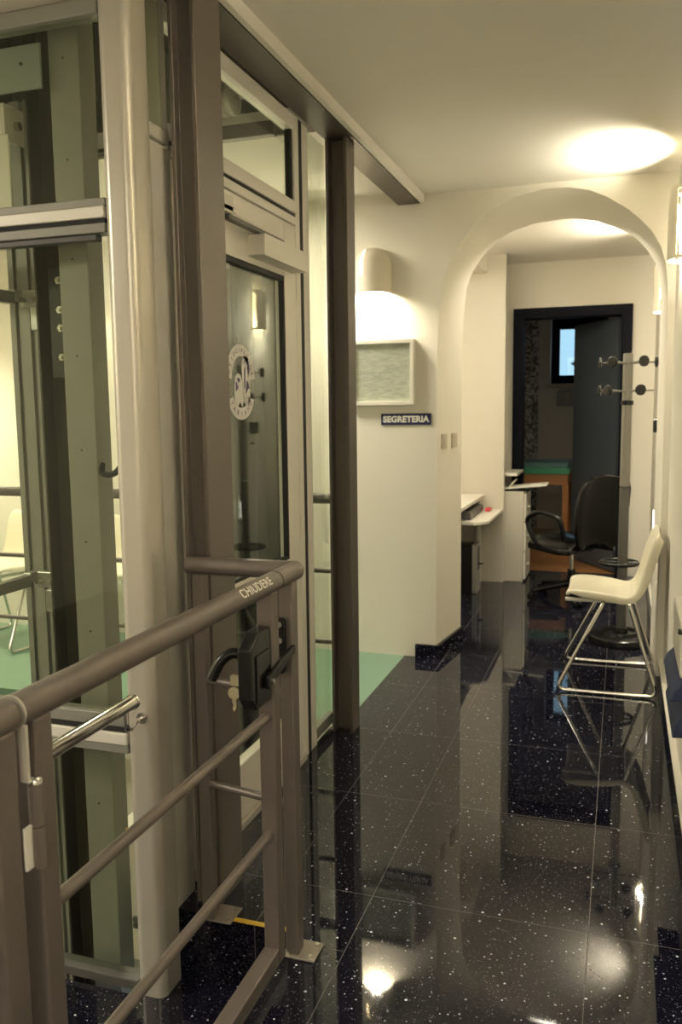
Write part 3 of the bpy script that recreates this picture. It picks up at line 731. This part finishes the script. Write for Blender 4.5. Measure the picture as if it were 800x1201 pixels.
# ------------------------------------------------------------------ wall lamps and added fill lights
def wall_lamp(label, cx, cy, zb, ang, hgt, open_top, energy, rad=.10, dep=.125, up=6.0, down=.45):
    """half-round plaster shade, back on the wall; ang turns it about z (0 = faces -Y)"""
    t = thing('wall_lamp', label, 'wall lamp', (cx, cy, zb), ang)
    n, m = 32, 20
    bm = B(); grid = []
    for j in range(m+1):
        v = j/m; z = v*hgt
        s = 1.0
        if not open_top and v > .5:
            q = (v-.5)/.5; s = math.sqrt(max(0., 1-q**2.6)) if q < 1 else 0.0
            s = max(s, .05)
        row = []
        for i in range(n+1):
            a = PI*i/n
            row.append(bm.verts.new((-rad*math.cos(a)*s, -.0002-dep*math.sin(a)*s, z)))
        grid.append(row)
    for j in range(m):
        for i in range(n):
            v = (j+.5)/m
            sl = (i in (11, 12)) if not open_top else (1 <= i <= 4 or n-5 <= i <= n-2)
            lo, hi = (.34, .92) if not open_top else (.06, .94)
            if sl and lo < v < hi: continue
            bm.faces.new((grid[j][i], grid[j][i+1], grid[j+1][i+1], grid[j+1][i]))
    bmesh.ops.recalc_face_normals(bm, faces=bm.faces)
    bmesh.ops.solidify(bm, geom=bm.faces[:], thickness=.004)
    sh = child_local(obj('shade', bm, SHADE, t, smooth=True))
    bm = B(); bx(bm, -.035, .035, -.012, -.0005, hgt*.25, hgt*.7); child_local(obj('back_plate', bm, SHADE, t))
    bm = B(); lathe(bm, [(0, hgt*.78), (.012, hgt*.78), (.014, hgt*.66), (.026, hgt*.52), (.03, hgt*.42), (.022, hgt*.33), (0, hgt*.30)], 0, -.055 if not open_top else -.031, 20)
    child_local(obj('bulb', bm, BULB, t, smooth=True))
    if open_top:   # reflector bulb throwing its beam up and out onto the ceiling
        l = bpy.data.lights.new('lamp_light', 'SPOT'); l.energy = energy*up; l.color = (1, .91, .71); l.shadow_soft_size = .03; l.spot_size = math.radians(125); l.spot_blend = 1
        lo = bpy.data.objects.new('lamp_light', l); COL.objects.link(lo); lo.parent = t; lo.location = (0, -.03, hgt*.90)
        lo.rotation_euler = Vector((0, -.50, .20)).to_track_quat('-Z', 'Y').to_euler()
    for z, e in ((hgt*.22, energy*(down if open_top else 1)),):
        l = bpy.data.lights.new('lamp_light', 'POINT'); l.energy = e; l.color = (1, .91, .71); l.shadow_soft_size = .03
        lo = bpy.data.objects.new('lamp_light', l); COL.objects.link(lo); lo.parent = t; lo.location = (0, -.06 if not open_top else -.03, z)
    return t
E1 = 11.0
wall_lamp('cream dome wall lamp over the framed notice on the arch wall', -1.317, YA, 2.025, 0, .25, False, E1)
wall_lamp('cream wall lamp on the wall behind the lift shaft', -3.25, YA, 2.025, 0, .25, False, E1*.5)
wall_lamp('half round lamp on the right wall just before the arch', XR, 4.16, 2.04, -PI/2, .31, True, E1*1.0, dep=.062, rad=.09, up=15.)
wall_lamp('half round lamp on the right wall beyond the arch', XR, 5.98, 2.0, -PI/2, .29, True, E1*2.4, dep=.062, rad=.09, up=3.4, down=1.2)
wall_lamp('added half round fill lamp, out of view on the right wall beside the gate', XR, 1.45, 2.04, -PI/2, .31, True, E1*2.5, dep=.062, rad=.09, up=10., down=1.0)  # added fill to brighten the lift door and its frame
wall_lamp('added dome fill lamp on the right wall behind the viewer', XR, -1.2, 2.025, -PI/2, .25, False, E1*2)  # added lamp, fills the corridor from behind the viewer
wall_lamp('added dome fill lamp on the far left wall of the landing', -4.3, .6, 2.025, PI/2, .25, False, E1*4)  # added lamp, out of view, fills the landing side
wall_lamp('added dome fill lamp on the left wall above the green floor', -4.3, 4.0, 2.025, PI/2, .25, False, E1*5)  # added lamp, out of view, brightens the arch wall
wall_lamp('added dome fill lamp hidden on the left office wall', -2.4, 5.7, 2.025, PI/2, .25, False, E1*.4)  # added hidden lamp to brighten the office
def fill_panel(label, x, y, z, sx, sy, e):  # fill light shaped as a ceiling panel, added and out of view
    t = thing('added_ceiling_light', label, 'added fill light', (x, y, z))
    bm = B()
    for b in ((-sx/2-.02, -sx/2, -sy/2-.02, sy/2+.02), (sx/2, sx/2+.02, -sy/2-.02, sy/2+.02), (-sx/2, sx/2, -sy/2-.02, -sy/2), (-sx/2, sx/2, sy/2, sy/2+.02)): bx(bm, *b, -.04, -.0005)
    child_local(obj('frame', bm, LAMI, t))
    bm = B(); bx(bm, -sx/2, sx/2, -sy/2, sy/2, -.03, -.02); child_local(obj('diffuser', bm, PANEL, t))
    l = bpy.data.lights.new('lamp_light', 'AREA'); l.shape = 'RECTANGLE'; l.size = sx; l.size_y = sy; l.energy = e; l.color = (1, .92, .75)
    lo = bpy.data.objects.new('lamp_light', l); COL.objects.link(lo); lo.parent = t; lo.location = (0, 0, -.045)
PANEL = emit('fill_panel_glow', (1, .88, .66), 3.0)  # glow of the added fill panels
fill_panel('added square fill light on the corridor ceiling behind the viewer', -.35, -1.6, ZC, .6, .6, 15)  # added from behind to light the post and arch wall
fill_panel('added square fill light over the landing, out of view', -3.5, .2, 2.55, .6, .6, 30)  # added to fill the landing with light
fill_panel('added narrow fill light hidden in the office just behind the arch', -1.1, 5.13, 2.58, 1.6, .08, 16)  # added to brighten the office from a hidden spot
fill_panel('added small fill light above the green floor, hidden by the corner post', -2.2, 4.0, 2.55, .26, .45, 19)  # added to brighten the left part of the arch wall
wall_lamp('added dome fill lamp hidden on the right wall of the treatment room', 1.2, 8.8, 2.0, -PI/2, .25, False, 6.)  # added hidden lamp to lift the dim room beyond the doorway
t = thing('wall_lamp_strip', 'small glowing night light low on the right wall beyond the arch', 'light', (XR, 5.58, .69))
bm = B(); prism(bm, rrect(5.555, 5.605, .60, .78, .015, 4), 'x', XR-.012, XR-.0005); obj('base', bm, LAMI, t)
bm = B(); prism(bm, rrect(5.565, 5.595, .625, .755, .012, 4), 'x', XR-.036, XR-.0125); obj('diffuser', bm, NIGHT, t, smooth=True)

# ------------------------------------------------------------------ signs and small wall things
t = thing('wall_sign', 'dark blue sign reading SEGRETERIA left of the arch', 'sign', (-1.137, YA, 1.31))
box_obj('plate', (-1.278, -.995, YA-.008, YA-.0005, 1.311, 1.374), SIGNB, t, bev=.001)
bm = text_mesh('SEGRETERIA', .046, .0006, .0022, 1.04); xf(bm, frame3((-1.1365, YA-.0088, 1.3415), (1, 0, 0), (0, 0, 1))); obj('lettering', bm, WHITEP, t)
t = thing('framed_notice', 'white framed notice with faint printed text below the dome lamp', 'framed notice', (-1.265, YA, 1.42))
bm = B()
for b in ((-1.455, -1.435, 1.42, 1.776), (-1.103, -1.083, 1.42, 1.776), (-1.435, -1.103, 1.42, 1.442), (-1.435, -1.103, 1.754, 1.776)): bx(bm, b[0], b[1], YA-.045, YA-.0005, b[2], b[3])
obj('frame', bm, LAMI, t, bev=.002)
box_obj('printed_sheet', (-1.435, -1.103, YA-.02, YA-.012, 1.442, 1.754), NOTICE, t)
for k, y in ((0, 4.695), (1, 4.875)):
    t = thing('light_switch', ('left', 'right')[k]+' one of the two cream switch plates inside the arch', 'light switch', (-.967+(y-YA)/(YB-YA)*.057, y, 1.215), -math.atan2(.057, .45))
    bm = B(); prism(bm, rrect(-.042, .042, -.042, .042, .006, 3), 'x', .0005, .010); child_local(obj('plate', bm, SWITCH, t))
    bm = B(); bx(bm, .010, .014, -.02, .02, -.028, .028); child_local(obj('rocker', bm, SWITCH, t, bev=.001))
t = thing('wall_handset', 'small black handset on the right wall beyond the arch', 'handset', (XR, 5.80, 1.24))
bm = B(); prism(bm, rrect(5.79, 5.86, 1.23, 1.315, .012, 4), 'x', XR-.045, XR-.0005); obj('body', bm, BLACKP, t)
bm = B(); bx(bm, XR-.02, XR-.0005, 5.80, 5.83, 1.15, 1.165); obj('hook', bm, GREYP, t)
# folded white wall rack with navy pads, near right
t = thing('wall_mounted_rack', 'white wall rack with a slot above two navy pads at the right edge', 'rack', (XR, 2.75, .45))
bm = B(); prism(bm, [(2.60, .765), (3.0, .765), (3.0, .60), (2.60, .60)], 'x', .178, XR-.0005); obj('back_panel', bm, LAMI, t, bev=.01)
bm = B(); bx(bm, .170, .1779, 2.598, 2.62, .735, .747); bx(bm, .1785, .22, 2.597, 2.60, .736, .746); obj('slot', bm, RUBBER, t)
for z0, z1, xx in ((.535, .60, .150), (.425, .510, .160)):
    bm = B(); prism(bm, [(xx, z0), (XR-.001, z0+.005), (XR-.001, z1+.01), (xx+.04, z1), (xx+.012, (z0+z1)/2)], 'y', 2.58, 3.0); obj('pad', bm, NAVYC, t, bev=.006)

# ------------------------------------------------------------------ white shell chairs
def shell_chair(label):
    t = thing('shell_chair', label, 'chair', (0, 0, 0))
    path = [(-.215, .470, .19), (-.212, .490, .20), (-.19, .503, .212), (-.13, .506, .222), (-.06, .50, .226), (.02, .490, .226), (.065, .478, .222), (.10, .485, .215), (.122, .52, .208), (.138, .58, .202),
            (.155, .65, .205), (.172, .715, .205), (.192, .768, .20), (.210, .790, .185), (.222, .792, .165)]
    cs = [(-1, -.040), (-1.0, -.012), (-.965, 0), (-.8, -.003), (-.45, -.012), (0, -.016), (.45, -.012), (.8, -.003), (.965, 0), (1.0, -.012), (1, -.040)]
    bm = B(); rows = []
    for i, (x, z, w) in enumerate(path):
        a = Vector(path[max(i-1, 0)][:2]); b = Vector(path[min(i+1, len(path)-1)][:2]); d = (b-a).normalized()
        nrm = Vector((-d.y, d.x))   # upward / forward side
        k = 1.0 if 2 < i < 9 else (1.25 if i >= 9 else .5)
        rows.append([bm.verts.new((x+nrm.x*o*k, w*s, z+nrm.y*o*k)) for s, o in cs])
    for p, q in zip(rows, rows[1:]):
        for k in range(len(cs)-1): bm.faces.new((p[k], p[k+1], q[k+1], q[k]))
    bmesh.ops.recalc_face_normals(bm, faces=bm.faces)
    bmesh.ops.solidify(bm, geom=bm.faces[:], thickness=.005)
    s = child_local(obj('seat_shell', bm, SHELL, t, smooth=False))
    for p in s.data.polygons: p.use_smooth = True
    sd = s.modifiers.new('sub', 'SUBSURF'); sd.levels = 1; sd.render_levels = 2
    for sg in (-1, 1):
        y = .27*sg
        pts = bend([(.085, .17*sg, .452), (.088, .22*sg, .442), (.225, y, .011), (-.245, y, .011), (-.035, .22*sg, .442), (-.03, .17*sg, .452)], .045, 6)
        bm = B(); tube(bm, pts, .0095, 12); child_local(obj('leg_frame', bm, CHROME, t, smooth=True))
    for x in (-.03, .085):
        bm = B(); tube(bm, [(x, -.17, .452), (x, .17, .452)], .0095, 12); child_local(obj('cross_bar', bm, CHROME, t, smooth=True))
    for y in (-.17, .17):
        bm = B(); tube(bm, [(-.215, y, .447), (.08, y, .447)], .010, 10); child_local(obj('seat_rail', bm, ALUP, t, smooth=True))
    return t
ch = shell_chair('cream plastic shell chair on a chrome sled frame under the arch by the right wall')
ch.location = (-.035, 4.465, 0)
dup(ch, (-2.87, 4.25, 0), PI/2+.15, 'cream shell chair behind the lift, seen between the beige upright and the corner post')
dup(ch, (-3.58, 4.24, 0), PI/2-.2, 'cream shell chair at the far left, seen through the lift glass')

# ------------------------------------------------------------------ coat stand
cs_ = thing('coat_stand', 'grey coat stand with black round pegs and a heavy disc base', 'coat stand', (.02, 5.22, 0))
cx, cy = .02, 5.22
bm = B(); lathe(bm, [(0, .0), (.185, .0), (.19, .012), (.185, .04), (.165, .05), (.11, .055), (.105, .07), (.092, .07), (.088, .056), (.04, .056), (.035, .085), (0, .085)], cx, cy, 40); obj('base', bm, BLACKP, cs_, smooth=True)
bm = B(); lathe(bm, [(.0, .05), (.028, .05), (.028, .925), (0, .925)], cx, cy, 24); obj('pole', bm, mat('dark_grey_pole_paint', (.14, .135, .125), .4, metal=.4), cs_, smooth=True)
bm = B(); lathe(bm, [(0, .932), (.028, .932), (.028, 1.695), (.024, 1.70), (0, 1.70)], cx, cy, 24); up = obj('pole', bm, POLEG, cs_, smooth=True)
bm = B(); lathe(bm, [(.0285, 1.405), (.036, 1.408), (.036, 1.43), (.0285, 1.433)], cx, cy, 24); obj('collar', bm, BLACKP, cs_, smooth=True)
for z, angs, L in ((1.645, (183, 237, 303, 4), .145), (1.485, (177, 226, 297, 7), .145)):
    for a in angs:
        bare = a == 7
        a = math.radians(a); d = Vector((math.cos(a), math.sin(a), 0))
        bm = B(); p0 = Vector((cx, cy, z))+d*.02; p1 = Vector((cx, cy, z+.004))+d*L
        tube(bm, [p0, p1], .0055, 10); pg = obj('peg', bm, POLEG, cs_, smooth=True)
        if bare: continue
        bm = B(); q = p1+d*.014; tube(bm, [p1, p1+d*.004, q, q+d*.005], [.02, .031, .031, .02], 20); obj('knob', bm, BLACKP, pg, smooth=True)
bm = B(); tube(bm, [(cx+.108*math.cos(2*PI*k/32)-.02, cy+.108*math.sin(2*PI*k/32)-.0, .478) for k in range(32)], .011, 10, closed=True); rg = obj('umbrella_ring', bm, BLACKP, cs_, smooth=True)
bm = B(); tube(bm, [(cx+.025, cy, .478), (cx+.09, cy, .478)], .008, 8); tube(bm, [(cx-.025, cy, .478), (cx-.12, cy, .478)], .008, 8); obj('ring_arm', bm, BLACKP, rg, smooth=True)

# ------------------------------------------------------------------ office chair
oc = thing('office_chair', 'black leather office chair turned toward the desk beyond the arch', 'office chair', (-.33, 6.32, 0), math.radians(135-90))
# local frame: faces +Y
def ol(name, bm, m, par=oc, **kw):
    o = obj(name, bm, m, par, **kw); return child_local(o)
star = None
for k in range(5):
    a = 2*PI*k/5+.35; d = Vector((math.cos(a), math.sin(a), 0))
    bm = B(); tube(bm, [(0, 0, .12), tuple(d*.15+Vector((0, 0, .10))), tuple(d*.30+Vector((0, 0, .075)))], [.028, .022, .016], 10); lg = ol('base_leg', bm, BLACKP, smooth=True)
    e = d*.30; n = Vector((-d.y, d.x, 0))
    bm = B(); cyl(bm, tuple(e+n*.006+Vector((0, 0, .03))), tuple(e+n*.028+Vector((0, 0, .03))), .0295, 16); cyl(bm, tuple(e-n*.028+Vector((0, 0, .03))), tuple(e-n*.006+Vector((0, 0, .03))), .0295, 16); tube(bm, [tuple(e+Vector((0, 0, .03))), tuple(e+Vector((0, 0, .08)))], .008, 8)
    child_local(obj('castor', bm, BLACKP, lg, smooth=True))
bm = B(); lathe(bm, [(0, .09), (.03, .09), (.03, .22), (0, .22)], 0, 0, 18); ol('column_sleeve', bm, BLACKP, smooth=True)
bm = B(); lathe(bm, [(0, .22), (.014, .22), (.014, .38), (0, .38)], 0, 0, 16); ol('gas_lift', bm, CHROME, smooth=True)
bm = B(); bx(bm, -.1, .1, -.12, .12, .365, .395); ol('seat_plate', bm, BLACKP, bev=.01)
def cushion(pw, prof, n=10):
    """prof: list of (y,z,halfthick); pw: half width per row"""
    bm = B(); rows = []
    for i, (y, z, h) in enumerate(prof):
        a = Vector(prof[max(i-1, 0)][:2]); b = Vector(prof[min(i+1, len(prof)-1)][:2]); d = (b-a).normalized(); nr = Vector((-d.y, d.x))
        ring = []
        for k in range(24):
            t_ = 2*PI*k/24; c, s = math.cos(t_), math.sin(t_)
            c = math.copysign(abs(c)**.55, c); s = math.copysign(abs(s)**.7, s)
            bow = .06*(abs(c)**2)
            ring.append(bm.verts.new((pw[i]*c, y+nr.x*(h*s+bow), z+nr.y*(h*s+bow))))
        rows.append(ring)
    for p, q in zip(rows, rows[1:]):
        for k in range(24): bm.faces.new((p[k], p[(k+1) % 24], q[(k+1) % 24], q[k]))
    bm.faces.new(rows[0][::-1]); bm.faces.new(rows[-1])
    return bm
ol('seat', cushion([.18, .235, .25, .25, .245, .225, .17], [(.25, .425, .02), (.22, .44, .04), (.12, .445, .045), (0, .44, .045), (-.10, .437, .045), (-.19, .44, .04), (-.22, .45, .02)]), LEATHER, smooth=True)
ol('backrest', cushion([.15, .20, .225, .235, .235, .225, .20, .15], [(-.205, .43, .018), (-.215, .46, .035), (-.225, .53, .042), (-.235, .63, .042), (-.25, .74, .040), (-.27, .84, .036), (-.285, .90, .028), (-.293, .925, .012)]), LEATHER, smooth=True)
for sg in (-1, 1):
    pts = bend([(sg*.245, -.19, .47), (sg*.285, -.20, .64), (sg*.295, .02, .665), (sg*.295, .16, .60), (sg*.285, .12, .50), (sg*.25, .09, .41)], .07, 6)
    bm = B(); tube(bm, pts, .017, 10); ol('armrest', bm, BLACKP, smooth=True)

# ------------------------------------------------------------------ office furniture
tag(box_obj('partition_panel', (-2.399, -.885, 6.78, 6.83, 0.0, 2.578), LAMID, bev=.003), 'tall cream partition panel beside the desk, in front of the dark doorway', 'partition')
tag(box_obj('ceiling_box', (-2.399, -1.03, 6.2, 6.779, 2.44, 2.579), LAMI, bev=.003), 'white boxed-in pipe under the office ceiling left of the partition', 'pipe box')
t = thing('office_desk', 'white desk with a pull-out shelf against the cream partition', 'desk', (-1.5, 6.4, 0))
bm = B(); bx(bm, -2.1, -1.035, 5.6, 6.76, .69, .715); obj('desk_top', bm, LAMI, t, bev=.003)
bm = B(); prism(bm, [(-1.9, 5.92), (-.98, 5.92), (-.93, 5.96), (-.89, 6.02), (-.89, 6.77), (-1.9, 6.77)], 'z', .575, .598); obj('pull_out_shelf', bm, LAMI, t, bev=.003)
bm = B(); bx(bm, -1.09, -1.06, 6.70, 6.77, .0, .574); bx(bm, -1.09, -1.06, 6.70, 6.77, .5985, .689); obj('side_panel', bm, LAMI, t, bev=.002)
bm = B(); bx(bm, -2.1, -2.07, 5.6, 6.77, 0, .689); obj('side_panel', bm, LAMI, t, bev=.002)
t = thing('printer', 'dark flat printer on the desk shelf under the white desk top', 'printer', (-1.12, 6.3, .6))
bm = B(); prism(bm, rrect(-1.30, -1.02, .60, .655, .012, 3), 'y', 6.02, 6.6); obj('body', bm, GREYP, t, bev=.004)
bm = B(); bx(bm, -1.27, -1.04, 6.08, 6.5, .656, .662); obj('lid', bm, BLACKP, t, bev=.002)
tag(box_obj('red_stapler', (-1.0, -.96, 6.55, 6.66, .5985, .625), REDP, bev=.008), 'small red item on the desk shelf behind the dark printer', 'stapler')
t = thing('computer_tower', 'black computer tower with silver front on the floor under the desk', 'computer', (-1.12, 6.4, 0))
bm = B(); bx(bm, -1.42, -1.055, 6.30, 6.48, .0, .37); obj('case', bm, BLACKP, t, bev=.004)
bm = B(); prism(bm, rrect(6.298, 6.482, .0, .375, .02, 4), 'x', -1.054, -1.022); fp = obj('front_panel', bm, SILV, t)
bm = B(); bx(bm, -1.021, -1.019, 6.33, 6.45, .17, .35); obj('drive_bay', bm, GREYP, fp)
bm = B(); bx(bm, -1.021, -.985, 6.37, 6.385, .215, .225); obj('plugged_stick', bm, BLACKP, fp)
t = thing('drawer_cabinet', 'cream cabinet with round knob between the partition and the dark doorway', 'cabinet', (-.95, 7.0, 0))
box_obj('body', (-1.25, -.735, 6.835, 7.22, .0, .73), LAMID, t, bev=.003)
for z0, z1 in ((.02, .24), (.25, .48), (.49, .715)):
    d_o = box_obj('drawer', (-.7345, -.716, 6.85, 7.205, z0, z1), LAMI, t, bev=.003)
    bm = B(); q = (z0+z1)/2; tube(bm, [(-.716, 6.95, q), (-.700, 6.95, q), (-.694, 6.95, q)], [.006, .014, .010], 14); obj('knob', bm, LAMI, d_o, smooth=True)
t = thing('paper_tray', 'stack of white paper and leaflets on the cream cabinet', 'paper', (-.8, 6.98, .73))
bm = B(); bx(bm, -.98, -.56, 6.86, 7.08, .757, .772, Matrix.Rotation(-.10, 3, 'Y')); obj('paper_sheet', bm, PAPER, t, bev=.002)
bm = B(); bx(bm, -.93, -.70, 6.88, 7.10, .731, .738); obj('folder', bm, BLACKP, t)
bm = B(); bx(bm, -.88, -.80, 6.86, 7.06, .78, .788, Matrix.Rotation(-.9, 3, 'Y')); obj('paper_sheet', bm, PAPER, t)
tag(box_obj('wall_shelf', (-1.2, -.79, 6.84, 7.29, .855, .88), LAMI, bev=.003), 'small white shelf above the cabinet at the partition edge', 'shelf')

# ------------------------------------------------------------------ world: dusk daylight outside the window
w = bpy.data.worlds.new('world'); sc.world = w; w.use_nodes = True
bg = w.node_tree.nodes['Background']; bg.inputs[0].default_value = (.27, .45, .60, 1); bg.inputs[1].default_value = 1.0
